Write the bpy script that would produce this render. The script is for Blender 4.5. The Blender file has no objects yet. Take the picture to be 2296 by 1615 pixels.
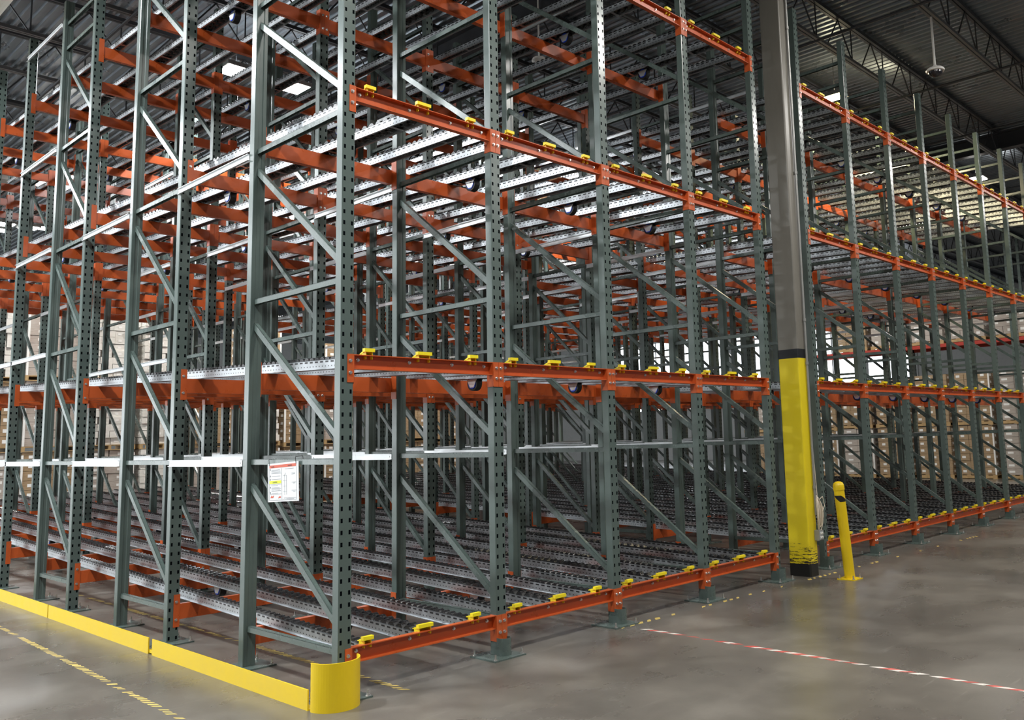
import bpy, math, random
from mathutils import Vector, Matrix
R = random.Random(7)
sc = bpy.context.scene
C = sc.collection

# ---------------------------------------------------------------- camera
def make_camera():
    yaw, pitch, roll = -0.8389, 0.1281, -0.029
    f, px, py = 1959.0, 1344.5, 728.2
    cy, sy, cp, sp = math.cos(yaw), math.sin(yaw), math.cos(pitch), math.sin(pitch)
    F = Vector((-sy*cp, cy*cp, sp)); Rt = Vector((cy, sy, 0)); U = Rt.cross(F)
    c, s = math.cos(roll), math.sin(roll)
    R2 = Rt*c + U*s; U2 = -Rt*s + U*c
    cam = bpy.data.cameras.new('camera'); o = bpy.data.objects.new('camera', cam)
    cam.sensor_fit = 'HORIZONTAL'; cam.sensor_width = 36.0; cam.lens = f/2296*36.0
    cam.shift_x = -(px-1148)/2296; cam.shift_y = (py-807.5)/2296
    cam.clip_start = 0.05; cam.clip_end = 300
    M = Matrix((R2, U2, -F)).transposed().to_4x4()
    M.translation = Vector((-3.1765, -5.1194, 1.5944))
    o.matrix_world = M; C.objects.link(o); sc.camera = o
make_camera()

# ---------------------------------------------------------------- world, view
w = bpy.data.worlds.new('world'); sc.world = w; w.use_nodes = True
w.node_tree.nodes['Background'].inputs[0].default_value = (0.80, 0.86, 0.95, 1)
w.node_tree.nodes['Background'].inputs[1].default_value = 0.13
sc.view_settings.view_transform = 'Standard'; sc.view_settings.look = 'None'
sc.view_settings.exposure = 0.55; sc.view_settings.gamma = 1.0
sc.view_settings.use_curve_mapping = False

# high bay lamps: (x, y, z, watts, colour, size)
COOL = (0.93, 0.97, 1.0); WARM = (1.0, 0.86, 0.55); NEUT = (1.0, 0.97, 0.92)
LAMPS = [
    (4.10, 8.30, 7.7, 130, COOL, 'bright square high bay lamp seen between the posts at upper left'),
    (3.07, 8.33, 7.7, 130, COOL, 'smaller bright high bay lamp beside the large square lamp, upper left'),
    (11.41, 1.95, 7.7, 150, WARM, 'warm glowing high bay lamp above the orange beam right of the column'),
    (18.90, 1.97, 7.7, 150, NEUT, 'distant white high bay lamp above the right hand rack block'),
    (11.30, 8.60, 7.7, 130, COOL, 'white high bay lamp glimpsed between roller rails at the middle'),
    (3.19, 21.9, 7.7, 130, COOL, 'leftmost of the four distant lamps in a row at far left'),
    (3.46, 23.6, 7.9, 130, COOL, 'second of the four distant lamps in a row at far left'),
    (3.75, 21.9, 7.7, 130, COOL, 'third of the four distant lamps in a row at far left'),
    (4.30, 22.6, 7.9, 130, COOL, 'brightest and rightmost of the four distant lamps at far left')]
AISLE = [(-3.6, -3.4), (1.5, -3.4), (6.5, -3.4), (11.5, -3.4), (16.5, -3.4), (21.5, -3.4),
         (-3.4, 2.5), (-3.4, 7.5), (-3.4, 12.5), (-3.4, 17.5), (21, 7.5), (21, 13), (14, 16.3), (8.5, 16.3), (-8.5, 5), (2, -8), (10, -9), (3, 16.3), (-10, 12), (-10, 20)]  # unseen lamps; last few added to brighten the left wall and rear loads

# ---------------------------------------------------------------- materials
def newmat(name):
    m = bpy.data.materials.new(name); m.use_nodes = True
    return m, m.node_tree, m.node_tree.nodes['Principled BSDF']
def mix(nt, fac, a, b):
    n = nt.nodes.new('ShaderNodeMix'); n.data_type = 'RGBA'
    for s, v in ((0, fac), (6, a), (7, b)):
        if isinstance(v, (int, float)): n.inputs[s].default_value = v
        elif isinstance(v, tuple): n.inputs[s].default_value = (*v, 1)
        else: nt.links.new(v, n.inputs[s])
    return n.outputs[2]
def math_(nt, op, a, b=None, c=None):
    n = nt.nodes.new('ShaderNodeMath'); n.operation = op
    for i, v in enumerate((a, b, c)):
        if v is None: continue
        if isinstance(v, (int, float)): n.inputs[i].default_value = v
        else: nt.links.new(v, n.inputs[i])
    return n.outputs[0]
def coords(nt, kind='Object'):
    tc = nt.nodes.new('ShaderNodeTexCoord'); return tc.outputs[kind]
def sep(nt, v):
    s = nt.nodes.new('ShaderNodeSeparateXYZ'); nt.links.new(v, s.inputs[0]); return s.outputs
def mapping(nt, v, scale):
    m = nt.nodes.new('ShaderNodeMapping'); m.inputs['Scale'].default_value = scale
    nt.links.new(v, m.inputs[0]); return m.outputs[0]
def noise(nt, v, scale, detail=4, rough=0.6):
    n = nt.nodes.new('ShaderNodeTexNoise'); n.inputs['Scale'].default_value = scale
    n.inputs['Detail'].default_value = detail; n.inputs['Roughness'].default_value = rough
    nt.links.new(v, n.inputs[0]); return n.outputs[0]
def ramp(nt, v, stops):
    r = nt.nodes.new('ShaderNodeValToRGB'); e = r.color_ramp.elements
    while len(e) < len(stops): e.new(0.5)
    for k, (p, c) in zip(e, stops):
        k.position = p; k.color = (c, c, c, 1) if isinstance(c, (int, float)) else (*c, 1)
    nt.links.new(v, r.inputs[0]); return r.outputs[0]
def paint(name, col, rough=0.35, metal=0.0, var=0.12, scale=6, spec=0.5):
    m, nt, b = newmat(name)
    v = coords(nt)
    n = noise(nt, v, scale)
    b.inputs['Metallic'].default_value = metal
    b.inputs['Specular IOR Level'].default_value = spec
    lo = tuple(c*(1-var) for c in col); hi = tuple(min(1, c*(1+var)) for c in col)
    nt.links.new(mix(nt, n, lo, hi), b.inputs['Base Color'])
    nt.links.new(ramp(nt, n, [(0.3, max(0.04, rough-0.06)), (0.7, rough+0.08)]), b.inputs['Roughness'])
    return m
def dot_mask(nt, u, pitch, half_u, v, centre, half_v):
    a = math_(nt, 'ABSOLUTE', math_(nt, 'SUBTRACT', math_(nt, 'FLOORED_MODULO', u, pitch), pitch/2))
    m1 = math_(nt, 'LESS_THAN', a, half_u)
    c = math_(nt, 'ABSOLUTE', math_(nt, 'SUBTRACT', v, centre))
    return math_(nt, 'MULTIPLY', m1, math_(nt, 'LESS_THAN', c, half_v))
def normal_mask(nt, axis):
    g = nt.nodes.new('ShaderNodeNewGeometry'); s = sep(nt, g.outputs['Normal'])
    return math_(nt, 'GREATER_THAN', math_(nt, 'ABSOLUTE', s[axis]), 0.6)

GREEN = (0.088, 0.118, 0.106)
def post_material():
    m, nt, b = newmat('green_post_paint')
    v = coords(nt); s = sep(nt, v); n = noise(nt, v, 5)
    ax = math_(nt, 'ABSOLUTE', s[0])
    k = math_(nt, 'MULTIPLY', dot_mask(nt, s[2], 0.0762, 0.0142, ax, 0.0295, 0.0078), math_(nt, 'LESS_THAN', math_(nt, 'ABSOLUTE', s[1]), 0.0015))
    base = mix(nt, n, tuple(c*0.86 for c in GREEN), tuple(c*1.14 for c in GREEN))
    nt.links.new(mix(nt, k, base, (0.003, 0.004, 0.005)), b.inputs['Base Color'])
    nt.links.new(math_(nt, 'MULTIPLY_ADD', k, -0.6, 0.6), b.inputs['Specular IOR Level'])
    nt.links.new(math_(nt, 'MULTIPLY_ADD', k, 0.6, 0.27), b.inputs['Roughness'])
    return m
def rail_material():
    m, nt, b = newmat('perforated_galvanised_steel')
    v = coords(nt); s = sep(nt, v); n = noise(nt, v, 9, 3)
    k1 = dot_mask(nt, s[1], 0.042, 0.0055, s[2], 0.024, 0.0042)
    k2 = dot_mask(nt, s[1], 0.0715, 0.021, s[2], 0.056, 0.0062)
    k = math_(nt, 'MULTIPLY', math_(nt, 'MAXIMUM', k1, k2), normal_mask(nt, 0))
    base = mix(nt, n, (0.30, 0.315, 0.33), (0.56, 0.58, 0.60))
    nt.links.new(mix(nt, k, base, (0.006, 0.006, 0.007)), b.inputs['Base Color'])
    nt.links.new(math_(nt, 'SUBTRACT', 0.92, math_(nt, 'MULTIPLY', k, 0.9)), b.inputs['Metallic'])
    nt.links.new(ramp(nt, n, [(0.3, 0.30), (0.7, 0.46)]), b.inputs['Roughness'])
    return m
def concrete():
    m, nt, b = newmat('polished_concrete')
    v = coords(nt)
    n1 = noise(nt, mapping(nt, v, (1, 0.55, 1)), 0.55, 6, 0.65)
    n2 = noise(nt, mapping(nt, v, (0.9, 1.3, 1)), 1.0, 6, 0.55)
    n3 = noise(nt, v, 38, 4, 0.7)
    c1 = ramp(nt, n1, [(0.32, (0.080, 0.071, 0.058)), (0.5, (0.128, 0.115, 0.096)), (0.70, (0.195, 0.176, 0.147))])
    c2 = mix(nt, ramp(nt, n2, [(0.28, 0.7), (0.60, 0.0)]), c1, (0.072, 0.064, 0.054))
    c3 = mix(nt, ramp(nt, n2, [(0.56, 0.0), (0.78, 0.4)]), c2, (0.24, 0.217, 0.185))
    c4 = mix(nt, ramp(nt, n3, [(0.30, 0.22), (0.65, 0.0)]), c3, (0.10, 0.09, 0.08))
    n5 = noise(nt, mapping(nt, v, (0.5, 6.0, 1)), 3.0, 6, 0.7)
    c5 = mix(nt, ramp(nt, n5, [(0.60, 0.0), (0.72, 0.35)]), c4, (0.30, 0.275, 0.24))
    nt.links.new(c5, b.inputs['Base Color'])
    nt.links.new(ramp(nt, n2, [(0.3, 0.21), (0.7, 0.38)]), b.inputs['Roughness'])
    bp = nt.nodes.new('ShaderNodeBump'); bp.inputs['Strength'].default_value = 0.02; bp.inputs['Distance'].default_value = 0.01
    nt.links.new(n2, bp.inputs['Height']); nt.links.new(bp.outputs[0], b.inputs['Normal'])
    return m
def yellow_column():
    m, nt, b = newmat('worn_column_paint')
    v = coords(nt); s = sep(nt, v)
    sc_n = noise(nt, mapping(nt, v, (3, 3, 26)), 2.2, 6, 0.75)
    low = ramp(nt, s[2], [(0.12, 0.62), (0.62, 0.0)])
    scuff = math_(nt, 'GREATER_THAN', math_(nt, 'ADD', math_(nt, 'MULTIPLY', low, 0.5), sc_n), 0.79)
    yel = mix(nt, scuff, (0.74, 0.58, 0.012), (0.02, 0.018, 0.015))
    grey = mix(nt, noise(nt, mapping(nt, v, (4, 4, 1)), 3), (0.145, 0.136, 0.115), (0.195, 0.183, 0.156))
    band = (0.012, 0.013, 0.016)
    c = mix(nt, math_(nt, 'GREATER_THAN', s[2], 2.425), yel, band)
    c = mix(nt, math_(nt, 'GREATER_THAN', s[2], 2.53), c, grey)
    c = mix(nt, math_(nt, 'LESS_THAN', s[2], 0.135), c, (0.012, 0.012, 0.011))
    nt.links.new(c, b.inputs['Base Color']); b.inputs['Roughness'].default_value = 0.38
    return m
def emit(name, col, strength):
    m, nt, b = newmat(name)
    b.inputs['Base Color'].default_value = (*col, 1)
    b.inputs['Emission Color'].default_value = (*col, 1); b.inputs['Emission Strength'].default_value = strength
    return m
def carton_mat(name, a, c):
    m, nt, b = newmat(name); v = coords(nt)
    n = noise(nt, v, 2.3, 3); n2 = noise(nt, mapping(nt, v, (1, 1, 5)), 6, 5)
    nt.links.new(mix(nt, n, a, c), b.inputs['Base Color'])
    nt.links.new(ramp(nt, n2, [(0.35, 0.12), (0.65, 0.55)]), b.inputs['Roughness'])
    b.inputs['Coat Weight'].default_value = 0.6; b.inputs['Coat Roughness'].default_value = 0.12
    bp = nt.nodes.new('ShaderNodeBump'); bp.inputs['Strength'].default_value = 0.8; bp.inputs['Distance'].default_value = 0.03
    nt.links.new(n2, bp.inputs['Height']); nt.links.new(bp.outputs[0], b.inputs['Coat Normal'])
    return m

M = dict(
    post=post_material(), green=paint('green_paint', GREEN, 0.27, spec=0.6), rail=rail_material(),
    orange=paint('orange_paint', (0.50, 0.090, 0.019), 0.30, var=0.1, spec=0.55),
    galv=paint('galvanised_steel', (0.72, 0.74, 0.75), 0.36, metal=0.75, var=0.14, scale=14),
    wheel=paint('black_wheel_plastic', (0.014, 0.014, 0.015), 0.26, var=0.2, scale=30),
    yellow=paint('safety_yellow', (0.76, 0.53, 0.008), 0.34, var=0.05),
    plastic=paint('yellow_plastic', (0.86, 0.70, 0.015), 0.38, var=0.04),
    bolt=paint('zinc_bolt', (0.75, 0.74, 0.72), 0.25, metal=0.95), blue=paint('blue_hub', (0.012, 0.07, 0.62), 0.35),
    rubber=paint('black_rubber', (0.012, 0.012, 0.013), 0.5), black=paint('black_vinyl', (0.01, 0.01, 0.01), 0.4),
    concrete=concrete(), column=yellow_column(),
    deck=paint('galvanised_roof_deck', (0.23, 0.26, 0.29), 0.30, metal=0.6, var=0.35, scale=1.4),
    joist=paint('dark_joist_paint', (0.040, 0.042, 0.047), 0.45), chord=paint('grey_joist_chord', (0.13, 0.13, 0.13), 0.4, var=0.2),
    duct=paint('cream_duct_fabric', (0.72, 0.69, 0.60), 0.6), white=paint('white_plastic', (0.78, 0.77, 0.73), 0.45),
    wall=paint('pale_wall_panel', (0.62, 0.63, 0.62), 0.6), glass=emit('daylight_pane', (0.88, 0.94, 1.0), 3.2), fill_pane=emit('added_fill_glow', (0.93, 0.97, 1.0), 5.0),
    lens=emit('lamp_lens', (1.0, 0.98, 0.95), 42.0), warmlens=emit('warm_lamp_lens', (1.0, 0.82, 0.40), 42.0),
    paper=paint('white_paper', (0.74, 0.75, 0.76), 0.5, var=0.03), ink=paint('grey_ink', (0.10, 0.10, 0.11), 0.6),
    red=paint('red_ink', (0.62, 0.13, 0.08), 0.6), lime=paint('yellow_highlight', (0.72, 0.78, 0.05), 0.6),
    tapey=paint('worn_yellow_tape', (0.62, 0.46, 0.13), 0.5, var=0.3, scale=20),
    tapew=paint('worn_white_tape', (0.68, 0.62, 0.56), 0.5, var=0.2, scale=20), taper=paint('worn_red_tape', (0.55, 0.10, 0.08), 0.5, var=0.3, scale=20),
    carton=carton_mat('wrapped_brown_carton', (0.27, 0.18, 0.10), (0.40, 0.29, 0.17)),
    carton2=carton_mat('wrapped_grey_carton', (0.34, 0.29, 0.25), (0.50, 0.45, 0.40)),
    wrapw=carton_mat('white_stretch_wrap', (0.60, 0.58, 0.52), (0.80, 0.79, 0.75)),
    wood=paint('pallet_wood', (0.42, 0.28, 0.13), 0.7, var=0.3, scale=9), label=paint('white_label', (0.80, 0.79, 0.76), 0.5),
    redbeam=paint('red_rack_paint', (0.42, 0.045, 0.03), 0.4), conduit=paint('grey_conduit', (0.30, 0.30, 0.285), 0.38, metal=0.3),
    cable=paint('cream_cable', (0.68, 0.60, 0.48), 0.5), dome=paint('smoked_dome', (0.02, 0.02, 0.025), 0.08),
)

# ---------------------------------------------------------------- mesh builder
class MB:
    def __init__(s): s.v = []; s.f = []
    def box(s, x0, x1, y0, y1, z0, z1):
        n = len(s.v)
        s.v += [(x, y, z) for z in (z0, z1) for y in (y0, y1) for x in (x0, x1)]
        s.f += [tuple(n+i for i in q) for q in ((0,2,3,1),(4,5,7,6),(0,1,5,4),(2,6,7,3),(0,4,6,2),(1,3,7,5))]
        return s
    def hexa(s, pts):
        n = len(s.v); s.v += [tuple(p) for p in pts]
        s.f += [tuple(n+i for i in q) for q in ((0,3,2,1),(4,5,6,7),(0,1,5,4),(1,2,6,5),(2,3,7,6),(3,0,4,7))]
        return s
    def prism(s, poly, lo, hi, axis='z', caps=True):
        """closed 2D outline extruded along an axis"""
        n = len(s.v); k = len(poly)
        for t in (lo, hi):
            for a, b in poly:
                s.v.append({'z': (a, b, t), 'y': (a, t, b), 'x': (t, a, b)}[axis])
        for i in range(k):
            j = (i+1) % k; s.f.append((n+i, n+j, n+k+j, n+k+i))
        if caps: s.f += [tuple(range(n, n+k))[::-1], tuple(range(n+k, n+2*k))]
        return s
    def cyl(s, a, b, r, seg=10, r2=None, caps=True):
        a = Vector(a); b = Vector(b); d = (b-a).normalized()
        u = d.orthogonal().normalized(); w_ = d.cross(u); n = len(s.v); r2 = r if r2 is None else r2
        for p, rr in ((a, r), (b, r2)):
            for i in range(seg):
                t = 2*math.pi*i/seg; s.v.append(tuple(p + (u*math.cos(t)+w_*math.sin(t))*rr))
        for i in range(seg):
            j = (i+1) % seg; s.f.append((n+i, n+j, n+seg+j, n+seg+i))
        if caps: s.f += [tuple(range(n, n+seg))[::-1], tuple(range(n+seg, n+2*seg))]
        return s
    def bar(s, a, b, wx, h):
        """bar in a plane x = const from a to b; wx thick in x, h tall square to its run"""
        a = Vector(a); b = Vector(b); d = (b-a).normalized(); X = Vector((1, 0, 0)); N = X.cross(d).normalized()
        if N.z < 0: N = -N
        P = lambda p, i, j: p + X*(i*wx/2) + N*(j*h/2)
        return s.hexa([P(a,-1,-1), P(a,1,-1), P(b,1,-1), P(b,-1,-1), P(a,-1,1), P(a,1,1), P(b,1,1), P(b,-1,1)])
    def tube(s, pts, r, seg=6):
        for a, b in zip(pts[:-1], pts[1:]): s.cyl(a, b, r, seg)
        return s
    def revolve(s, prof, c, seg=20):
        n = len(s.v); k = len(prof)
        for i in range(seg):
            t = 2*math.pi*i/seg
            for r, z in prof: s.v.append((c[0]+r*math.cos(t), c[1]+r*math.sin(t), c[2]+z))
        for i in range(seg):
            j = (i+1) % seg
            for q in range(k-1): s.f.append((n+i*k+q, n+j*k+q, n+j*k+q+1, n+i*k+q+1))
        return s
    def mesh(s, name, m):
        me = bpy.data.meshes.new(name); me.from_pydata(s.v, [], s.f); me.validate(); me.update()
        me.materials.append(m); return me
def link(o, parent=None, loc=None):
    C.objects.link(o)
    if parent: o.parent = parent
    if loc is not None: o.location = loc
    return o
def part(name, me, parent, loc=(0, 0, 0), rot=None, label=None):
    o = link(bpy.data.objects.new(name, me), parent, loc)
    if rot: o.rotation_euler = rot
    if label: o['label'] = label
    return o
def tag(o, label, cat, group=None, kind=None):
    o['label'] = label; o['category'] = cat
    if group: o['group'] = group
    o['kind'] = kind or 'thing'
    return o
def thing(name, label, cat, loc=(0, 0, 0), group=None, rot=None):
    o = link(bpy.data.objects.new(name, None), None, loc); o.empty_display_size = 0.1
    if rot: o.rotation_euler = rot
    return tag(o, label, cat, group)
def struct(name, mb, m, label=None):
    o = link(bpy.data.objects.new(name, mb.mesh(name, m))); o['kind'] = 'structure'
    if label: o['label'] = label
    return o
ORD = ['front', 'second', 'third', 'fourth', 'fifth', 'sixth', 'seventh', 'eighth', 'ninth', 'tenth', 'eleventh', 'twelfth', 'thirteenth', 'fourteenth']
NTH = ['first'] + ORD[1:]
LEV = ['lowest', 'second', 'third', 'top']

# ---------------------------------------------------------------- layout
P = 1.3275
PX = [i*P for i in range(5)] + [4*P + 1.0992 + i*P for i in range(9)]      # upright lines
BAYS = [(i, i+1) for i in range(4)] + [(i, i+1) for i in range(5, 13)]
FR = [(0.0, 1.345), (2.614, 3.800), (5.037, 6.156), (7.458, None), (8.84, 10.03), (11.26, 12.45), (13.68, 14.87)]
ROWS = [0.0, 1.345, 2.614, 3.800, 5.037, 6.156, 7.458, 8.84, 10.03, 11.26, 12.45, 13.68, 14.87]
FACE = ['f', 'r', 'f', 'r', 'f', 'r', 'f', 'f', 'r', 'f', 'r', 'f', 'r']
ZF = [0.2986, 2.1939, 4.0686, 5.9564]
SLOPE = 0.0336
TOP = 6.944
HW = 0.048; DEP = 0.075
CAM = Vector((-3.18, -5.12, 1.59))

# ---------------------------------------------------------------- room shell
struct('floor', MB().box(-30, 60, -25, 50, -0.2, 0.0), M['concrete'])
def roof_deck():
    b = MB(); x = -30.0; pts = []
    while x < 60:
        pts += [(x, 8.56), (x+0.045, 8.56), (x+0.065, 8.52), (x+0.115, 8.52), (x+0.135, 8.56)]; x += 0.1524
    n = 0
    for y in (-25, 50):
        for px_, z in pts: b.v.append((px_, y, z))
    k = len(pts)
    for i in range(k-1): b.f.append((i, i+1, k+i+1, k+i))
    b.box(-30, 60, -25, 50, 8.62, 8.7)
    return b
struct('ceiling', roof_deck(), M['deck'])
def wallbox(name, *a): return struct(name, MB().box(*a), M['wall'])
wallbox('wall_left', -13.2, -13, -25, 50, 0, 8.6)
wallbox('wall_back', -30, 60, 50, 50.2, 0, 8.6)
def ribs(b, x0, x1):
    return b
struct('wall_right', MB().box(42, 42.2, -25, 50, 0, 8.6), M['wall'])
for n_, (y0, y1, z0, z1) in enumerate([(13.2, 15.8, 3.2, 7.6), (16.6, 19.2, 3.2, 7.6), (21.5, 24.5, 3.2, 7.6), (25.2, 28.2, 3.2, 7.6), (29.0, 32.0, 3.2, 7.6), (33, 36, 3.2, 7.6)]):
    wn = struct('window_%d' % (n_+1), MB().box(41.9, 42.0, y0-0.08, y1+0.08, z1, z1+0.1).box(41.9, 42.0, y0-0.08, y1+0.08, z0-0.1, z0).box(41.9, 42.0, y0-0.1, y0, z0, z1).box(41.9, 42.0, y1, y1+0.1, z0, z1).box(41.9, 41.98, (y0+y1)/2-0.04, (y0+y1)/2+0.04, z0, z1), M['wall'])
    part('window_pane', MB().box(41.95, 41.97, y0, y1, z0, z1).mesh('window_pane', M['glass']), wn)

for n_, y0 in enumerate((19.0, 25.5, 32.0, 38.5, 44.0)):  # unseen glowing panes, added on the left wall to brighten posts and spacers
    wn = struct('window_%d' % (n_+7), MB().box(-13, -12.88, y0-0.1, y0, 0.3, 4.6).box(-13, -12.88, y0+4.6, y0+4.7, 0.3, 4.6).box(-13, -12.88, y0, y0+4.6, 4.5, 4.6).box(-13, -12.88, y0, y0+4.6, 0.3, 0.4).box(-13, -12.9, y0, y0+4.6, 2.4, 2.46), M['wall'])
    part('window_pane', MB().box(-12.98, -12.95, y0, y0+4.6, 0.4, 4.5).mesh('window_pane', M['fill_pane']), wn)

# ---------------------------------------------------------------- roof joists
def joist(y, n):
    zb, zt = 7.80, 8.43
    t = thing('roof_joist', 'dark open-web roof joist with round diagonals, %s joist back from the aisle' % (NTH[n] if n < 14 else 'furthest'), 'roof joist', (0, y, 0), 'roof joists')
    b = MB().box(-12.9, 41.7, -0.055, -0.008, zt, zt+0.06).box(-12.9, 41.7, 0.008, 0.055, zt, zt+0.06)
    part('top_chord', b.mesh('top_chord', M['joist']), t)
    b = MB().box(-12.9, 41.7, -0.05, -0.008, zb, zb+0.05).box(-12.9, 41.7, 0.008, 0.05, zb, zb+0.05)
    part('bottom_chord', b.mesh('bottom_chord', M['chord']), t, label='lighter grey bottom chord')
    b = MB(); x = -8.0
    while x < 40.5:
        b.cyl((x, 0, zb+0.03), (x+0.45, 0, zt), 0.013, 5).cyl((x+0.45, 0, zt), (x+0.92, 0, zb+0.03), 0.013, 5).cyl((x+0.92, 0, zb+0.03), (x+0.92, 0, zt), 0.012, 5)
        x += 1.25
    wb = part('web', b.mesh('web', M['joist']), t); wb['kind'] = 'stuff'
for n_ in range(14): joist(-5.52 + 1.655*n_ + 1.66, n_)
for n_, x in enumerate((5.77, 18.0)):
    g = MB().box(x-0.10, x+0.10, -20, 45, 8.02, 8.05).box(x-0.10, x+0.10, -20, 45, 8.40, 8.43).box(x-0.01, x+0.01, -20, 45, 8.05, 8.40)
    tag(link(bpy.data.objects.new('roof_girder', g.mesh('roof_girder', M['joist']))), ['dark roof girder passing over the yellow column', 'dark roof girder crossing the roof far beyond the column'][n_], 'girder')
for n_, x in enumerate((1.2, 9.0, 12.3, 15.4, 20.5)):
    b = MB().cyl((x, -20, 7.72), (x, 40, 7.72), 0.022, 8)
    s_ = tag(link(bpy.data.objects.new('sprinkler_pipe', b.mesh('sprinkler_pipe', M['joist']))), 'thin dark sprinkler pipe under the joists, %s from the left' % NTH[n_], 'pipe', 'sprinkler pipes')
# big pale air duct at upper left
d = MB().cyl((-0.74, -3, 7.32), (-0.74, 9.3, 7.32), 0.4, 32)
tag(link(bpy.data.objects.new('air_duct', d.mesh('air_duct', M['duct']))), 'round cream air duct under the roof at the top left corner', 'duct')
b = MB().box(0.4, 1.1, 13.4, 14.2, 7.3, 7.7).box(0.9, 2.3, 13.7, 14.1, 7.45, 7.68)
b = MB().prism([(0.9, 7.78), (3.3, 7.60), (3.3, 7.36), (0.9, 7.50)], 16.4, 17.0, 'y')
tag(link(bpy.data.objects.new('ventilation_box', b.mesh('ventilation_box', M['conduit']))), 'long grey box duct hanging under the roof behind the left posts', 'duct')

# ---------------------------------------------------------------- lamps
housing = MB().box(-0.24, 0.24, -0.24, 0.24, 0.0, 0.07).box(-0.10, 0.10, -0.10, 0.10, 0.07, 0.13).mesh('housing', M['conduit'])
lens = MB().box(-0.20, 0.20, -0.20, 0.20, -0.012, 0.0).mesh('lens', M['lens'])
wlens = MB().box(-0.20, 0.20, -0.20, 0.20, -0.012, 0.0).mesh('lens', M['warmlens'])
hang = MB().cyl((0, 0, 0.13), (0, 0, 0.8), 0.006, 6).mesh('hanger', M['joist'])
def lamp(x, y, z, watts, col, label, group, up=False):
    t = thing('high_bay_lamp', label, 'lamp', (x, y, z), group)
    part('housing', housing, t); part('lens', wlens if col == WARM else lens, t); part('hanger', hang, t)
    L = bpy.data.lights.new('lamp_light', 'AREA'); L.shape = 'SQUARE'; L.size = 0.5; L.energy = watts; L.color = col
    o = link(bpy.data.objects.new('lamp_light', L), t, (0, 0, -0.05))
    if x < 0 or up:  # added upward fill that brightens the roof deck; the lamps themselves shine down
        L2 = bpy.data.lights.new('deck_fill_light', 'AREA'); L2.shape = 'SQUARE'; L2.size = 0.3; L2.energy = 5 if up else 60; L2.color = col
        o = link(bpy.data.objects.new('deck_fill_light', L2), t, (0, 0, 0.15)); o.rotation_euler = (math.pi, 0, 0)
    return t
for x, y, z, e, c, l in LAMPS: lamp(x, y, z, e, c, l, 'high bay lamps over the rack', y < 9)
for n_, (x, y) in enumerate(AISLE): lamp(x, y, 7.7, (520 if x < -5 else 280) if x < 0 else (300 if y > 14 else 135), COOL if x < 0 else NEUT, 'unseen square high bay lamp over the aisles, %s lamp from the near left' % (NTH+['fifteenth', 'sixteenth', 'seventeenth', 'eighteenth', 'nineteenth', 'twentieth'])[n_], 'high bay lamps over the aisles')

# ---------------------------------------------------------------- upright frames
def chan(face):
    """closed post profile, perforated face outside, shallow groove inside"""
    h, d, t, l = HW, DEP, 0.004, 0.018
    pts = [(-h+t, 0), (h-t, 0), (h, t), (h, d-t), (h-t, d), (0.018, d), (0.013, d-0.006), (-0.013, d-0.006), (-0.018, d), (-h+t, d), (-h, d-t), (-h, t)]
    if face == 'r': pts = [(a, -b) for a, b in pts][::-1]
    return pts
post_f = MB().prism(chan('f'), 0.012, TOP).mesh('post', M['post'])
post_r = MB().prism(chan('r'), 0.012, TOP).mesh('post', M['post'])
plate_m = MB().box(-0.178, 0.127, -0.128, 0.156, 0, 0.011).mesh('base_plate', M['green'])
plate_r = MB().box(-0.10, 0.16, -0.18, 0.10, 0, 0.011).mesh('base_plate', M['green'])
def anchor_mesh():
    return MB().cyl((0, 0, 0.011), (0, 0, 0.05), 0.007, 8).cyl((0, 0, 0.011), (0, 0, 0.022), 0.013, 6).cyl((0, 0, 0.010), (0, 0, 0.013), 0.019, 12).mesh('anchor_bolt', M['bolt'])
anchor = anchor_mesh()
def half_tube(r, t, z0, z1, a0, a1, n=18):
    b = MB(); pts = []
    for i in range(n+1):
        a = math.radians(a0+(a1-a0)*i/n); pts.append((r*math.cos(a), r*math.sin(a)))
    for i in range(n, -1, -1):
        a = math.radians(a0+(a1-a0)*i/n); pts.append(((r-t)*math.cos(a), (r-t)*math.sin(a)))
    for i in range(n):
        p = [pts[i], pts[i+1], pts[2*n-i], pts[2*n+1-i]]
        b.hexa([(*q, z0) for q in p] + [(*q, z1) for q in p])
    return b
toe = half_tube(0.055, 0.006, 0.011, 0.135, 180, 360).box(-0.052, -0.046, 0, 0.045, 0.011, 0.135).box(0.046, 0.052, 0, 0.045, 0.011, 0.135).mesh('toe_guard', M['green'])
STR = [0.275, 1.485, 2.70, 3.895, 5.11, 6.345, 6.66]
DIA = [(0.43, 1.31), (1.63, 2.52), (2.82, 3.74), (4.06, 4.95), (5.30, 6.20)]
def channel_bar(a, b, w_, h_):
    m = MB(); a = Vector(a); b = Vector(b); d = (b-a).normalized(); X = Vector((1, 0, 0)); N = X.cross(d).normalized()
    if N.z < 0: N = -N
    m.bar(a+N*(h_/2-0.002), b+N*(h_/2-0.002), w_, 0.004)
    for s_ in (-1, 1): m.bar(a+X*(s_*(w_/2-0.002)), b+X*(s_*(w_/2-0.002)), 0.004, h_)
    return m
brace_cache = {}
def frame_meshes(dep):
    if dep in brace_cache: return brace_cache[dep]
    yr = dep-0.012; ya = 0.012
    s_ = [channel_bar((0, ya+0.04, z), (0, yr-0.04, z), 0.040, 0.040).mesh('cross_brace', M['green']) for z in STR]
    d_ = [channel_bar((0, ya+0.05, z0), (0, yr-0.05, z1), 0.036, 0.046).mesh('diagonal_brace', M['green']) for z0, z1 in DIA]
    brace_cache[dep] = (s_, d_); return brace_cache[dep]
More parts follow.
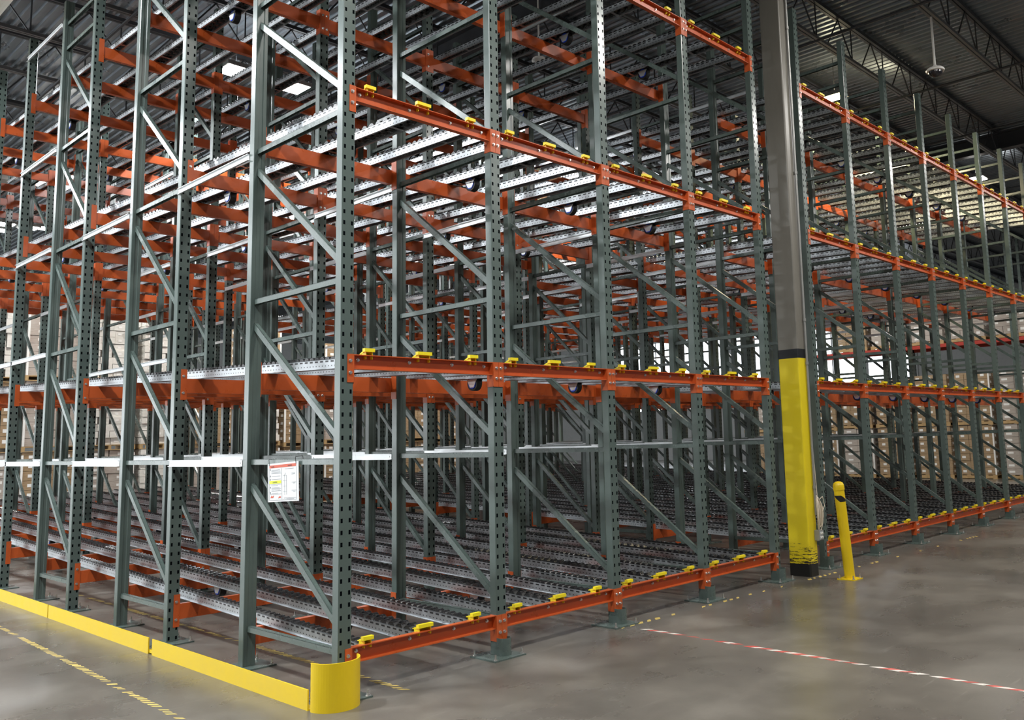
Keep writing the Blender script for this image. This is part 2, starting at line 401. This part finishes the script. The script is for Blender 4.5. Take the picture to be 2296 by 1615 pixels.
for li, x in enumerate(PX):
    for fi, (y0, y1) in enumerate(FR):
        near = (li < 6 and fi < 3) or fi == 0
        lab = 'green-grey upright %s with square holes, %s line from the near corner, %s row back' % ('frame' if y1 else 'single post', NTH[li], ORD[fi])
        t = thing('rack_upright', lab, 'rack upright', (x, y0, 0), 'rack uprights')
        part('post', post_f, t); bp_ = part('base_plate', plate_m, t)
        if y1:
            dep = round(y1-y0, 3)
            part('post', post_r, t, (0, dep, 0)); bq_ = part('base_plate', plate_r, t, (0, dep, 0))
            s_, d_ = frame_meshes(dep)
            for me in s_: part('cross_brace', me, t)
            for me in d_: part('diagonal_brace', me, t)
        if near:
            for ax, ay in ((-0.155, -0.105), (0.105, -0.105), (0.105, 0.132), (-0.155, 0.132)): part('anchor_bolt', anchor, bp_, (ax, ay, 0))
            if y1:
                for ax, ay in ((0.135, -0.155), (0.135, 0.075)): part('anchor_bolt', anchor, bq_, (ax, ay, 0))
        if fi == 0 and li > 0: part('toe_guard', toe, t, (0, -0.022, 0))

# ---------------------------------------------------------------- row spacers
GAPS = [(1.345, 2.614+0.05), (3.80, 5.037+0.05), (6.156, 7.458+0.05), (7.458, 8.84+0.05), (10.03, 11.26+0.05), (12.45, 13.68+0.05)]
def spacer_mesh(L):
    return MB().box(-0.003, 0, 0, L, -0.026, 0.026).box(-0.018, 0, 0, L, 0.023, 0.026).box(-0.018, 0, 0, L, -0.026, -0.023)\
        .cyl((-0.006, 0.03, 0), (0, 0.03, 0), 0.006, 8).cyl((-0.006, L-0.03, 0), (0, L-0.03, 0), 0.006, 8).mesh('row_spacer', M['galv'])
for gi, (a, b_) in enumerate(GAPS):
    me = spacer_mesh(b_-a)
    zs = [(1.478, 'waist'), (3.86, 'middle'), (6.65, 'top')]
    if gi in (2, 3): zs = [(1.478, 'waist'), (2.70, 'shoulder'), (3.92, 'middle'), (5.11, 'upper'), (6.65, 'top')]
    for li, x in enumerate(PX):
        for z, zn in zs:
            if gi == 3 and zn in ('middle', 'upper', 'top'): continue
            if len(zs) == 5 and zn in ('shoulder', 'upper') and li > 4: continue
            o = link(bpy.data.objects.new('row_spacer', me), None, (x-HW, a, z))
            tag(o, 'galvanised spacer strut, %s height, %s line from near corner, %s gap back' % (zn, NTH[li], NTH[gi]), 'spacer strut', 'galvanised row spacers')

# ---------------------------------------------------------------- beams
bolt_me = MB().cyl((0, 0, 0), (0, -0.003, 0), 0.0125, 14).cyl((0, -0.003, 0), (0, -0.013, 0), 0.009, 6).mesh('bolt', M['bolt'])
def bars():
    L = P
    h = 0.1
    c = MB().prism([(0.006, 0), (0.006, -0.006), (0.046, -0.006), (0.046, -h+0.006), (0.006, -h+0.006), (0.006, -h), (0.051, -h), (0.051, 0)], HW+0.004, L-HW-0.004, 'x')
    front = c.mesh('beam_bar', M['orange'])
    h2 = 0.125
    inner = MB().prism([(0.004, -0.08), (0.05, -0.08), (0.05, -0.08-h2), (0.004, -0.08-h2)], HW+0.004, L-HW-0.004, 'x').mesh('beam_bar', M['orange'])
    # rear beams: channel opening backwards, with a stepped lower lip
    rr = MB().prism([(-0.004, -0.08), (-0.055, -0.08), (-0.055, -0.086), (-0.010, -0.086), (-0.010, -0.199), (-0.055, -0.199), (-0.055, -0.205), (-0.004, -0.205)][::-1], HW+0.004, L-HW-0.004, 'x')
    rr.box(HW+0.004, L-HW-0.004, 0.055, 0.058, -0.205, -0.187).box(HW+0.004, L-HW-0.004, 0.055, 0.058, -0.098, -0.08)
    return front, inner
front_bar, inner_bar = bars()
rear_bar = MB().prism([(0.0, -0.08), (0.055, -0.08), (0.055, -0.10), (0.052, -0.10), (0.052, -0.084), (0.004, -0.084), (0.004, -0.201), (0.052, -0.201), (0.052, -0.185), (0.055, -0.185), (0.055, -0.205), (0.0, -0.205)][::-1], HW+0.004, P-HW-0.004, 'x').mesh('beam_bar', M['orange'])
def conn(h, face, side):
    """L shaped end connector; side +1 sits at the left end of the beam (right half of the post)"""
    x0, x1 = (0.001, HW+0.004) if side > 0 else (-HW-0.004, -0.001)
    s_ = -1 if face == 'f' else 1
    ys = sorted((0, s_*0.005)); b = MB().box(x0, x1, ys[0], ys[1], -h, 0)
    xe = (HW, HW+0.005) if side > 0 else (-HW-0.005, -HW)
    ys = sorted((0, -s_*0.07)); b.box(xe[0], xe[1], ys[0], ys[1], -h, 0)
    return b.mesh('end_connector', M['orange'])
CONN = {(k, f, s_): conn(h, f, s_) for k, h, in (('F', 0.19), ('I', 0.265)) for f in 'fr' for s_ in (1, -1)}
def stuff_append(b, me, off):
    n = len(b.v); b.v += [(v.co.x+off[0], v.co.y+off[1], v.co.z+off[2]) for v in me.vertices]
    b.f += [tuple(n+i for i in p.vertices) for p in me.polygons]
cells = []
for bi, (i0, i1) in enumerate(BAYS):
    for ri, y in enumerate(ROWS):
        for lv in range(4):
            z = ZF[lv] + (SLOPE*y if ri else 0)
            c = Vector((PX[i0]+P/2, y, z)); cells.append(((c-CAM).length, bi, i0, ri, y, lv, z))
inner_cells = sorted(c for c in cells if c[3] > 0)
front_cells = [c for c in cells if c[3] == 0]
for rank, (dist, bi, i0, ri, y, lv, z) in enumerate(front_cells + inner_cells):
    if ri and rank >= 48+300: continue
    f = FACE[ri]; k = 'I' if ri else 'F'
    lab = ('orange front channel beam carrying yellow stops, %s level, %s bay from the corner' % (LEV[lv], NTH[bi])) if ri == 0 else \
          ('plain orange cross beam, %s level, %s bay from the corner, %s row back' % (LEV[lv], NTH[bi], ORD[ri]))
    t = thing('front_beam' if ri == 0 else 'cross_beam', lab, 'rack beam', (PX[i0], y, z), 'front rack beams' if ri == 0 else 'inner rack beams')
    part('beam_bar', front_bar if ri == 0 else (inner_bar if f == 'f' else rear_bar), t)
    ca = part('end_connector', CONN[(k, f, 1)], t); cb = part('end_connector', CONN[(k, f, -1)], t, (P, 0, 0))
    s_ = -1 if f == 'f' else 1
    rot = None if f == 'f' else (0, 0, math.pi)
    if ri == 0 or dist < 11:
        zz = (-0.045, -0.125) if ri == 0 else (-0.06, -0.205)
        for par, xx in ((ca, 0.022), (cb, -0.022)):
            for q in zz: part('bolt', bolt_me, par, (xx, s_*0.005, q), rot)
    if ri == 0 and bi < 8:
        for xx in (0.11, 0.53, 0.91, 1.22): part('bolt', bolt_me, t, (xx, 0.046, -0.035))
far = MB()
for (dist, bi, i0, ri, y, lv, z) in inner_cells[300:]:
    f = FACE[ri]
    stuff_append(far, inner_bar if f == 'f' else rear_bar, (PX[i0], y, z))
    for me, xx in ((CONN[('I', f, 1)], 0), (CONN[('I', f, -1)], P)): stuff_append(far, me, (PX[i0]+xx, y, z))
o = link(bpy.data.objects.new('cross_beam', far.mesh('cross_beam', M['orange'])))
tag(o, 'many distant orange cross beams deep inside the rack', 'rack beam', 'inner rack beams', 'stuff')

# ---------------------------------------------------------------- roller rails
LY = 14.85
def rail_body(wd):
    h = wd/2; b = MB()
    for s_ in (-1, 1):
        x = s_*h
        b.box(*sorted((x, x-s_*0.0025)), 0, LY, 0, 0.07)
        b.box(*sorted((x, x+s_*0.014)), 0, LY, 0, 0.003)
        b.box(*sorted((x, x-s_*0.008)), 0, LY, 0.0675, 0.07)
    y = 0.3
    while y < LY: b.box(-h, h, y, y+0.03, 0.004, 0.007); y += 0.9
    return b.mesh('rail_channel', M['rail'])
def wheel(b, x0, x1, y, z, r, seg=12): return b.cyl((x0, y, z), (x1, y, z), r, seg)
def wheel_set(kind, skip):
    b = MB(); out = []
    if kind == 's': cols = [(-0.024, 0.024, 0.0, 0.0715, 0.0335)]
    else: cols = [(-0.052, -0.004, 0.0, 0.0953, 0.043), (0.004, 0.052, 0.0476, 0.0953, 0.043)]
    for x0, x1, ph, pitch, r in cols:
        y = 0.11+ph; k = 0
        while y < LY-0.05:
            z = (0.092 if kind == 's' else 0.098)-r
            if k < skip: out.append((x0, y, z))
            else: wheel(b, x0, x1, y, z, r, 12 if y < 6 else 8)
            y += pitch; k += 1
    return b.mesh('wheels', M['wheel']), out
body_s, body_d = rail_body(0.056), rail_body(0.116)
one_s = MB().cyl((0, 0, 0), (0.048, 0, 0), 0.0335, 16).cyl((-0.003, 0, 0), (0.051, 0, 0), 0.008, 8).mesh('wheel', M['wheel'])
one_d = MB().cyl((0, 0, 0), (0.048, 0, 0), 0.043, 18).cyl((-0.003, 0, 0), (0.051, 0, 0), 0.008, 8).mesh('wheel', M['wheel'])
WS = {('s', 0): wheel_set('s', 0), ('d', 0): wheel_set('d', 0), ('s', 1): wheel_set('s', 60), ('d', 1): wheel_set('d', 45)}
def guide_mesh(w_):
    h = w_/2
    b = MB().box(-h, h, -0.006, 0.024, 0.020, 0.044)
    b.hexa([(-h+0.006, 0.024, 0.016), (h-0.006, 0.024, 0.016), (h-0.02, 0.095, 0.004), (-h+0.02, 0.095, 0.004),
            (-h+0.006, 0.024, 0.030), (h-0.006, 0.024, 0.030), (h-0.02, 0.095, 0.010), (-h+0.02, 0.095, 0.010)])
    for x in (-h+0.012, h-0.018): b.box(x, x+0.006, 0.004, 0.06, -0.03, 0.022)
    b.box(-h+0.01, h-0.01, 0.055, 0.062, -0.03, 0.014)
    return b.mesh('end_stop', M['plastic'])
g_small, g_large = guide_mesh(0.080), guide_mesh(0.125)
ang = math.atan(SLOPE)
OFFS = [(0.185, 's', 'left'), (0.645, 'd', 'centre'), (1.10, 's', 'right')]
brake_b = MB().prism([(0.95-0.95-0.07, 0.0), (0.07, 0.0), (0.025, -0.075), (-0.025, -0.075)], -0.036, -0.033, 'x').prism([(-0.07, 0.0), (0.07, 0.0), (0.025, -0.075), (-0.025, -0.075)], 0.033, 0.036, 'x').mesh('bracket', M['galv'])
brake_h = MB().cyl((-0.034, 0, -0.035), (0.034, 0, -0.035), 0.052, 20).mesh('hub', M['blue'])
brake_t = half_tube(0.07, 0.016, -0.03, 0.03, 0, 360, 24)
brake_t.v = [(z, x, y-0.035) for x, y, z in brake_t.v]
brake_t = brake_t.mesh('tyre', M['rubber'])
for bi, (i0, i1) in enumerate(BAYS):
    for lv in range(4):
        for ox, kind, nm in OFFS:
            near = 1 if (lv == 0 and bi < 3) else 0
            lab = 'galvanised roller rail with black wheels, %s level, %s bay from the corner, %s rail' % (LEV[lv], NTH[bi], nm)
            zb = ZF[lv]-0.075
            t = thing('roller_rail', lab, 'roller rail', (PX[i0]+ox, 0.054, zb), 'roller rails')
            part('rail_channel', body_s if kind == 's' else body_d, t, rot=(ang, 0, 0))
            me, lst = WS[(kind, near)]
            ww = part('wheels', me, t, rot=(ang, 0, 0)); ww['kind'] = 'stuff'
            for x0, y, z in lst:
                part('wheel', one_s if kind == 's' else one_d, t, (x0, y, z+SLOPE*y))
            part('end_stop', g_small if kind == 's' else g_large, t, (0, -0.036, 0.078), label='yellow plastic end stop')
            if kind == 'd':
                for k, yb in enumerate((1.08, 3.2, 5.6, 8.1, 10.6, 13.0)):
                    bt = thing('speed_brake', 'black-tyred blue brake roller under centre rail, %s level, %s bay, %s along the lane' % (LEV[lv], NTH[bi], NTH[k]), 'brake roller', (PX[i0]+ox+0.02, yb, zb+SLOPE*yb-0.004), 'brake rollers')
                    part('bracket', brake_b, bt); part('tyre', brake_t, part('hub', brake_h, bt, label='blue hub'))

# ---------------------------------------------------------------- building column with conduit
def rounded(x0, x1, y0, y1, r, n=5):
    pts = []
    for cx, cy, a in ((x1-r, y0+r, -90), (x1-r, y1-r, 0), (x0+r, y1-r, 90), (x0+r, y0+r, 180)):
        for i in range(n+1):
            t = math.radians(a+90*i/n); pts.append((cx+r*math.cos(t), cy+r*math.sin(t)))
    return pts
col = MB().prism(rounded(5.682, 5.868, -0.18, 0.085, 0.018), 0.0, 8.45)
tag(link(bpy.data.objects.new('building_column', col.mesh('building_column', M['column']))), 'square building column, yellow below and grey above, standing between the rack blocks', 'column')
t = thing('electrical_conduit', 'grey conduit pipe running up the yellow column face', 'conduit', (5.832, -0.20, 0))
part('pipe', MB().cyl((0, 0, 0.66), (0, 0, 8.3), 0.0135, 12).mesh('pipe', M['conduit']), t)
b = MB()
for z in (0.95, 2.35, 2.85, 4.6, 6.4): b.cyl((0, 0, z), (0, 0, z+0.035), 0.019, 12)
part('coupling', b.mesh('coupling', M['conduit']), t)
t = thing('outlet_box', 'small grey electrical outlet box on the yellow column', 'outlet box', (5.855, -0.205, 0.44))
part('box_body', MB().box(-0.05, 0.045, -0.035, 0.023, -0.055, 0.055).mesh('box_body', M['conduit']), t)
part('cover_plate', MB().box(-0.04, 0.035, -0.042, -0.035, -0.045, 0.045).mesh('cover_plate', M['galv']), t)
for a in (-1, 1):
    for c_ in (-1, 1): part('socket', MB().cyl((a*0.018, -0.046, c_*0.022), (a*0.018, -0.040, c_*0.022), 0.012, 10).mesh('socket', M['white']), t)
b = MB(); rr = random.Random(3)
for k in range(9):
    w0, hh, cx0, dy, zc = rr.uniform(0.02, 0.055), rr.uniform(0.12, 0.19), rr.uniform(-0.015, 0.02), rr.uniform(-0.02, 0.012), 0.68+rr.uniform(-0.02, 0.02)
    pts = [(5.85+cx0+w0*math.sin(a_)+0.02*math.sin(a_*0.5), -0.222+dy+0.01*math.cos(2*a_), zc+hh*math.cos(a_)) for a_ in [2*math.pi*i/20 for i in range(21)]]
    b.tube(pts, 0.0045, 6)
b.tube([(5.85, -0.215, 0.5), (5.845, -0.23, 0.6), (5.84, -0.225, 0.75), (5.862, -0.21, 0.95), (5.862, -0.2, 1.2), (5.858, -0.19, 1.6), (5.862, -0.19, 2.1)], 0.004, 6)
b.tube([(5.87, -0.22, 0.82), (5.93, -0.24, 0.86), (5.95, -0.25, 0.76), (5.90, -0.25, 0.70)], 0.0035, 6)
tag(link(bpy.data.objects.new('cable_coil', b.mesh('cable_coil', M['cable']))), 'coiled cream cable hanging from the conduit on the yellow column', 'cable')

# ---------------------------------------------------------------- bollard
t = thing('bollard', 'leaning yellow safety bollard in front of the column', 'bollard', (5.79, -0.585, 0))
part('base_plate', MB().box(-0.10, 0.10, -0.10, 0.10, 0.0, 0.012).mesh('base_plate', M['yellow']), t)
lean = Vector((-0.075, 0.03, 1.0)).normalized()
bb = MB().cyl((0, 0, 0.01), tuple(lean*0.965), 0.056, 32)
part('tube', bb.mesh('tube', M['yellow']), t)
cap = MB().revolve([(0.0605, 0.0), (0.0605, 0.035), (0.058, 0.055), (0.048, 0.075), (0.03, 0.087), (0.001, 0.092)], (0, 0, 0), 32)
co = part('domed_cap', cap.mesh('domed_cap', M['yellow']), t, tuple(lean*0.955)); co.rotation_euler = Vector((0, 0, 1)).rotation_difference(lean).to_euler()
# black parallelogram sticker following the tube
def sticker():
    b = MB(); q = Vector((0, 0, 1)).rotation_difference(lean); n = 12
    a0, a1 = math.radians(-220), math.radians(-66)
    inner, outer = [], []
    for i in range(n+1):
        u = i/n; a = a0+(a1-a0)*u
        zc0 = 0.888-0.058*min(1, u/0.42); zc1 = 0.898-0.058*max(0, (u-0.55)/0.45)
        for lst, r in ((inner, 0.0563), (outer, 0.0575)):
            lst.append([q @ Vector((r*math.cos(a), r*math.sin(a), z)) for z in (zc0, zc1)])
    for i in range(n):
        b.hexa([inner[i][0], inner[i+1][0], outer[i+1][0], outer[i][0], inner[i][1], inner[i+1][1], outer[i+1][1], outer[i][1]])
    return b
part('warning_sticker', sticker().mesh('warning_sticker', M['black']), t, label='black slanted sticker')
for ax, ay in ((-0.08, -0.08), (0.08, -0.08), (0.08, 0.08), (-0.08, 0.08)): part('anchor_bolt', anchor, t, (ax, ay, 0.0))

# ---------------------------------------------------------------- yellow rack guards along the left end
xg = -0.283
segs = [(-0.05, 2.30, 'long yellow floor guard rail joined to the curved corner guard'), (2.375, 4.82, 'second yellow floor guard rail along the rack end'), (4.845, 9.6, 'third yellow floor guard rail, running out at far left')]
for y0, y1, lab in segs:
    t = thing('floor_guard_rail', lab, 'guard rail', (xg, y0, 0), 'yellow guard rails')
    L = y1-y0
    part('upright_leg', MB().box(0, 0.009, 0, L, 0, 0.122).mesh('upright_leg', M['yellow']), t)
    part('floor_leg', MB().box(0.009, 0.06, 0.0, L, 0, 0.009).mesh('floor_leg', M['yellow']), t)
t = thing('corner_guard', 'tall curved yellow guard wrapped around the near corner post', 'corner guard', (-0.128, -0.09, 0))
g = half_tube(0.156, 0.009, 0.0, 0.285, 178, 352, 28)
part('curved_plate', g.mesh('curved_plate', M['yellow']), t)
tag(link(bpy.data.objects.new('joining_block', MB().box(xg+0.009, xg+0.05, 2.28, 2.40, 0.009, 0.03).mesh('joining_block', M['yellow']))), 'small yellow splice foot between the two guard rails', 'guard foot')

# ---------------------------------------------------------------- hanging instruction placard
def placard():
    t = thing('placard', 'white instruction placard with red header hanging on the corner frame', 'placard', (-0.035, 0.755, 1.345), rot=(0, math.radians(-3), math.radians(-90)))
    W, H = 0.43, 0.272
    part('sheet', MB().box(-W/2, W/2, 0, 0.002, -H/2, H/2).mesh('sheet', M['paper']), t)
    part('header_band', MB().box(-W/2+0.022, W/2-0.03, -0.001, 0, H/2-0.033, H/2-0.013).mesh('header_band', M['red']), t, label='red header band')
    part('caution_band', MB().box(-W/2+0.022, -0.025, -0.001, 0, -0.008, 0.013).mesh('caution_band', M['lime']), t, label='yellow CAUTION band')
    def txt(s_, x, z, size, m):
        cu = bpy.data.curves.new('print', 'FONT'); cu.body = s_; cu.size = size; cu.extrude = 0.0003
        cu.align_x = 'LEFT'; cu.materials.append(m)
        tmp = bpy.data.objects.new('print', cu); C.objects.link(tmp); bpy.context.view_layer.update()
        me = bpy.data.meshes.new_from_object(tmp.evaluated_get(bpy.context.evaluated_depsgraph_get()))
        bpy.data.objects.remove(tmp)
        o = link(bpy.data.objects.new('printed_text', me), t, (x, -0.0016, z)); o.rotation_euler = (math.pi/2, 0, 0)
    txt('NOTICE', -0.165, H/2-0.0285, 0.012, M['ink']); txt('WARNING', 0.07, H/2-0.0285, 0.012, M['ink'])
    txt('CAUTION', -0.145, -0.003, 0.014, M['ink'])
    b = MB()
    def line(x0, x1, z, h=0.0016): b.box(x0, x1, -0.001, 0, z-h/2, z+h/2)
    rr = random.Random(5)
    for z in (0.088, 0.080, 0.072, 0.064, 0.044, 0.022, -0.022, -0.036, -0.043, -0.051, -0.059, -0.075):
        line(-0.165, -0.165+rr.uniform(0.09, 0.14), z)
    for z in (0.092, 0.046, 0.022, -0.034, -0.072): b.box(-0.186, -0.178, -0.001, 0, z-0.006, z+0.006)
    line(0.03, 0.15, 0.09); line(0.12, 0.17, 0.058); line(0.12, 0.165, 0.050); line(0.12, 0.18, -0.006); line(0.14, 0.165, -0.013)
    line(0.12, 0.185, -0.062); line(0.14, 0.17, -0.07); line(0.01, 0.18, -0.112); line(0.05, 0.15, -0.118)
    b.box(-0.018, -0.0165, -0.001, 0, -0.12, 0.098)
    b.box(-W/2+0.02, W/2-0.025, -0.001, 0, -0.1255, -0.124); b.box(W/2-0.027, W/2-0.0255, -0.001, 0, -0.125, 0.1)
    b.box(-W/2+0.02, -W/2+0.0215, -0.001, 0, -0.125, 0.1)
    for z in (-0.014-0.0, -0.082): line(-W/2+0.02, -0.018, z, 0.001)
    for z in (0.045, 0.008, -0.03, -0.066): line(0.0, 0.05, z, 0.001)
    for x in (0.022, 0.05): b.box(x, x+0.0012, -0.001, 0, -0.09, 0.045)
    b.hexa([(0.022, -0.001, 0.045), (0.024, -0.001, 0.045), (0.024, 0, 0.045), (0.022, 0, 0.045), (0.035, -0.001, 0.062), (0.037, -0.001, 0.062), (0.037, 0, 0.062), (0.035, 0, 0.062)])
    part('printed_lines', b.mesh('printed_lines', M['ink']), t)
    lg = MB().prism([(-0.18, -0.108), (-0.14, -0.108), (-0.13, -0.09), (-0.15, -0.098), (-0.165, -0.09)], -0.0011, 0, 'y').prism([(-0.07, -0.112), (-0.03, -0.108), (-0.03, -0.100), (-0.055, -0.098)], -0.0011, 0, 'y')
    part('printed_emblem', lg.mesh('printed_emblem', M['red']), t)
    for x in (-0.19, 0.185):
        part('wire_tie', MB().tube([(x, -0.003, H/2-0.015), (x, -0.006, H/2+0.03), (x, 0.05, H/2+0.035), (x, 0.055, H/2-0.012), (x, 0.002, H/2-0.015)], 0.0018, 6).mesh('wire_tie', M['black']), t)
placard()

# ---------------------------------------------------------------- floor tapes
def dashes(name, label, p0, p1, width, mats, step, seed, gaps, skew=0.05, z=0.0012):
    rr = random.Random(seed); p0 = Vector(p0); p1 = Vector(p1); L = (p1-p0).length; d = (p1-p0)/L; n_ = Vector((-d.y, d.x, 0))
    bs = [MB() for _ in mats]; s_ = 0.0; k = 0
    while s_ < L:
        wear = 0.5+0.5*math.sin(s_*3.1+seed)*math.cos(s_*1.3+seed*2)
        if rr.random() > gaps*(0.4+wear):
            ln = step*rr.uniform(0.38, 0.56) if len(mats) == 1 else step*rr.uniform(0.5, 0.98)
            w0, w1 = -width/2+rr.uniform(0, width*0.3)*wear, width/2-rr.uniform(0, width*0.4)*wear
            a = p0+d*s_; b_ = p0+d*(s_+ln); j = [rr.uniform(-0.006, 0.006) for _ in range(4)]
            q = [a+n_*(w0+j[0]), b_+n_*(w0+j[1]), b_+n_*(w1+j[2])+d*skew, a+n_*(w1+j[3])+d*skew]
            m = bs[k % len(mats)]
            m.hexa([(v.x, v.y, 0.0002) for v in q] + [(v.x, v.y, z) for v in q])
        s_ += step if len(mats) == 1 else step*0.9; k += 1
    t = thing(name, label, 'floor tape')
    for b_, (m, nm) in zip(bs, mats):
        if b_.v:
            o = part(nm, b_.mesh(nm, m), t); o['kind'] = 'stuff'
dashes('floor_tape', 'worn yellow striped floor tape on the aisle left of the rack', (-0.66, 6.2, 0), (-0.86, -0.6, 0), 0.05, [(M['tapey'], 'yellow_stripe')], 0.062, 2, 0.22)
dashes('floor_tape', 'worn yellow striped tape under the first bay', (0.385, 6.5, 0), (0.352, -0.16, 0), 0.05, [(M['tapey'], 'yellow_stripe')], 0.066, 5, 0.25)
dashes('floor_tape', 'scraped remains of yellow tape along the rack front', (2.2, -0.10, 0), (10.5, -0.42, 0), 0.05, [(M['tapey'], 'yellow_stripe')], 0.11, 9, 0.62)
dashes('floor_tape', 'red and white hazard tape crossing the main aisle', (2.63, -0.28, 0), (2.58, -6.5, 0), 0.048, [(M['tapew'], 'white_stripe'), (M['taper'], 'red_stripe')], 0.075, 4, 0.24, 0.06)

# ---------------------------------------------------------------- ceiling camera domes
t = thing('dome_camera', 'white dome camera on a long drop pole under the roof', 'security camera', (9.585, -0.57, 6.894))
part('pole', MB().cyl((0, 0, 0.06), (0, 0, 0.86), 0.017, 10).mesh('pole', M['white']), t)
part('housing', MB().revolve([(0.02, 0.10), (0.05, 0.06), (0.115, 0.04), (0.135, 0.015), (0.13, -0.005), (0.10, -0.01)], (0, 0, 0), 28).mesh('housing', M['white']), t)
part('dome', MB().revolve([(0.105, -0.005), (0.10, -0.035), (0.08, -0.065), (0.045, -0.085), (0.001, -0.092)], (0, 0, 0), 28).mesh('dome', M['dome']), t, label='smoked dark dome')
t = thing('dome_camera', 'small white dome fixture glimpsed between roller rails, upper middle', 'security camera', (4.98, 3.2, 6.83))
part('housing', MB().revolve([(0.001, 0.05), (0.09, 0.035), (0.105, 0.0), (0.08, -0.02), (0.04, -0.05), (0.001, -0.055)], (0, 0, 0), 20).mesh('housing', M['white']), t)
part('pole', MB().cyl((0, 0, 0.04), (0, 0, 0.99), 0.012, 8).mesh('pole', M['white']), t)

# ---------------------------------------------------------------- stacked pallet loads beyond
def pallet_mesh(lx, ly):
    b = MB()
    for i in range(5):
        y = -ly/2 + i*(ly-0.12)/4; b.box(-lx/2, lx/2, y, y+0.12, 0.105, 0.125)
    for i in range(3):
        x = -lx/2 + i*(lx-0.06)/2; b.box(x, x+0.06, -ly/2, ly/2, 0.02, 0.105)
    for i in range(3):
        y = -ly/2 + i*(ly-0.12)/2; b.box(-lx/2, lx/2, y, y+0.12, 0, 0.02)
    return b.mesh('pallet', M['wood'])
pal = pallet_mesh(1.15, 1.15)
def load_mesh(h, rows, nx, seed, m, squash=0.0):
    rr = random.Random(seed); b = MB(); lb = MB(); s_ = 1.1
    for r in range(rows):
        z0 = 0.13+h*r/rows; z1 = 0.13+h*(r+1)/rows-0.006
        for i in range(nx):
            for j in range(nx):
                if 0 < i < nx-1 and 0 < j < nx-1: continue
                e = [rr.uniform(-1, 1)*(0.006+squash) for _ in range(4)]
                x0 = -s_/2+s_*i/nx; y0 = -s_/2+s_*j/nx; g = 0.004
                b.box(x0+g+e[0], x0+s_/nx-g+e[1], y0+g+e[2], y0+s_/nx-g+e[3], z0, z1+e[0]*0.3)
                zc = (z0+z1)/2; cy = y0+s_/nx/2; cx = x0+s_/nx/2; lw = s_/nx*0.15; lh = (z1-z0)*0.17
                if i == 0: lb.box(x0+g+e[0]-0.004, x0+g+e[0]-0.001, cy-lw, cy+lw, zc-lh, zc+lh)
                if j == 0: lb.box(cx-lw, cx+lw, y0+g+e[2]-0.004, y0+g+e[2]-0.001, zc-lh, zc+lh)
    return b.mesh('carton_stack', m), lb.mesh('carton_labels', M['label'])
LOADS = [load_mesh(1.5, 7, 3, 1, M['carton']), load_mesh(1.45, 6, 3, 2, M['carton']), load_mesh(1.5, 8, 2, 3, M['carton2'], 0.012), load_mesh(1.5, 9, 4, 4, M['wrapw'], 0.02), load_mesh(1.2, 5, 3, 5, M['carton2'])]
EDGE = MB()
for x in (-0.57, 0.53):
    for y in (-0.57, 0.53): EDGE.box(x, x+0.04, y, y+0.04, 0.13, 1.56)
EDGE = EDGE.mesh('corner_boards', M['label'])
KIND = ['brown carton', 'brown carton', 'greyish carton', 'white wrapped', 'low greyish carton']
def load(x, y, z, k, where, rz=0):
    t = thing('pallet_load', 'shrink-wrapped %s pallet load, %s' % (KIND[k], where), 'pallet load', (x, y, z), 'stored pallet loads', (0, 0, rz))
    part('pallet', pal, t); part('carton_stack', LOADS[k][0], t)
    lo = part('carton_labels', LOADS[k][1], t); lo['kind'] = 'stuff'
    if k != 4 and (k + int(y)) % 2 == 0: part('corner_boards', EDGE, t)
LH = [0.13+h-0.006 for h in (1.5, 1.45, 1.5, 1.5, 1.2)]
rr = random.Random(11)
for j in range(13):
    y = -3.2+1.28*j
    z = 0.0
    for lv in range(2):
        k = rr.choice([0, 0, 1, 2]) if y < 6.5 else rr.choice([2, 0, 4, 1])
        load(25.1, y, z, k, '%s stack along the right, %s tier' % (NTH[j], ['floor', 'second'][lv])); z += LH[k]+0.004
    if y < 9.5: load(25.1, y, 4.211, rr.choice([2, 1, 4]), '%s stack along the right, on the red beam' % NTH[j])
for n_, z in enumerate((4.1,)):
    t = thing('storage_rack', 'red beamed storage rack holding loads beyond the right block', 'pallet rack', (24.45, -4, 0))
    part('rack_beam', MB().box(0, 0.05, 0, 14.2, z, z+0.11).box(1.2, 1.25, 0, 14.2, z, z+0.11).mesh('rack_beam', M['redbeam']), t)
    for y in (0, 3.55, 7.1, 10.65, 14.15):
        part('rack_post', MB().box(-0.02, 0.06, y-0.04, y+0.04, 0, 7.4).box(1.2, 1.28, y-0.04, y+0.04, 0, 7.4).mesh('rack_post', M['green']), t)
for i in range(12):
    x = 0.9+1.27*i
    if i in (9,): continue
    z = 0.0
    for lv in range(3):
        if lv == 2 and i in (0, 5, 7, 10, 11): continue
        k = 3 if i in (3, 4) and lv else rr.choice([0, 2, 2, 1, 3] if i < 8 else [0, 1, 0, 4])
        load(x, 18.6, z, k, '%s stack behind the rack, %s tier' % (NTH[i], ['floor', 'second', 'third'][lv])); z += LH[k]+0.004
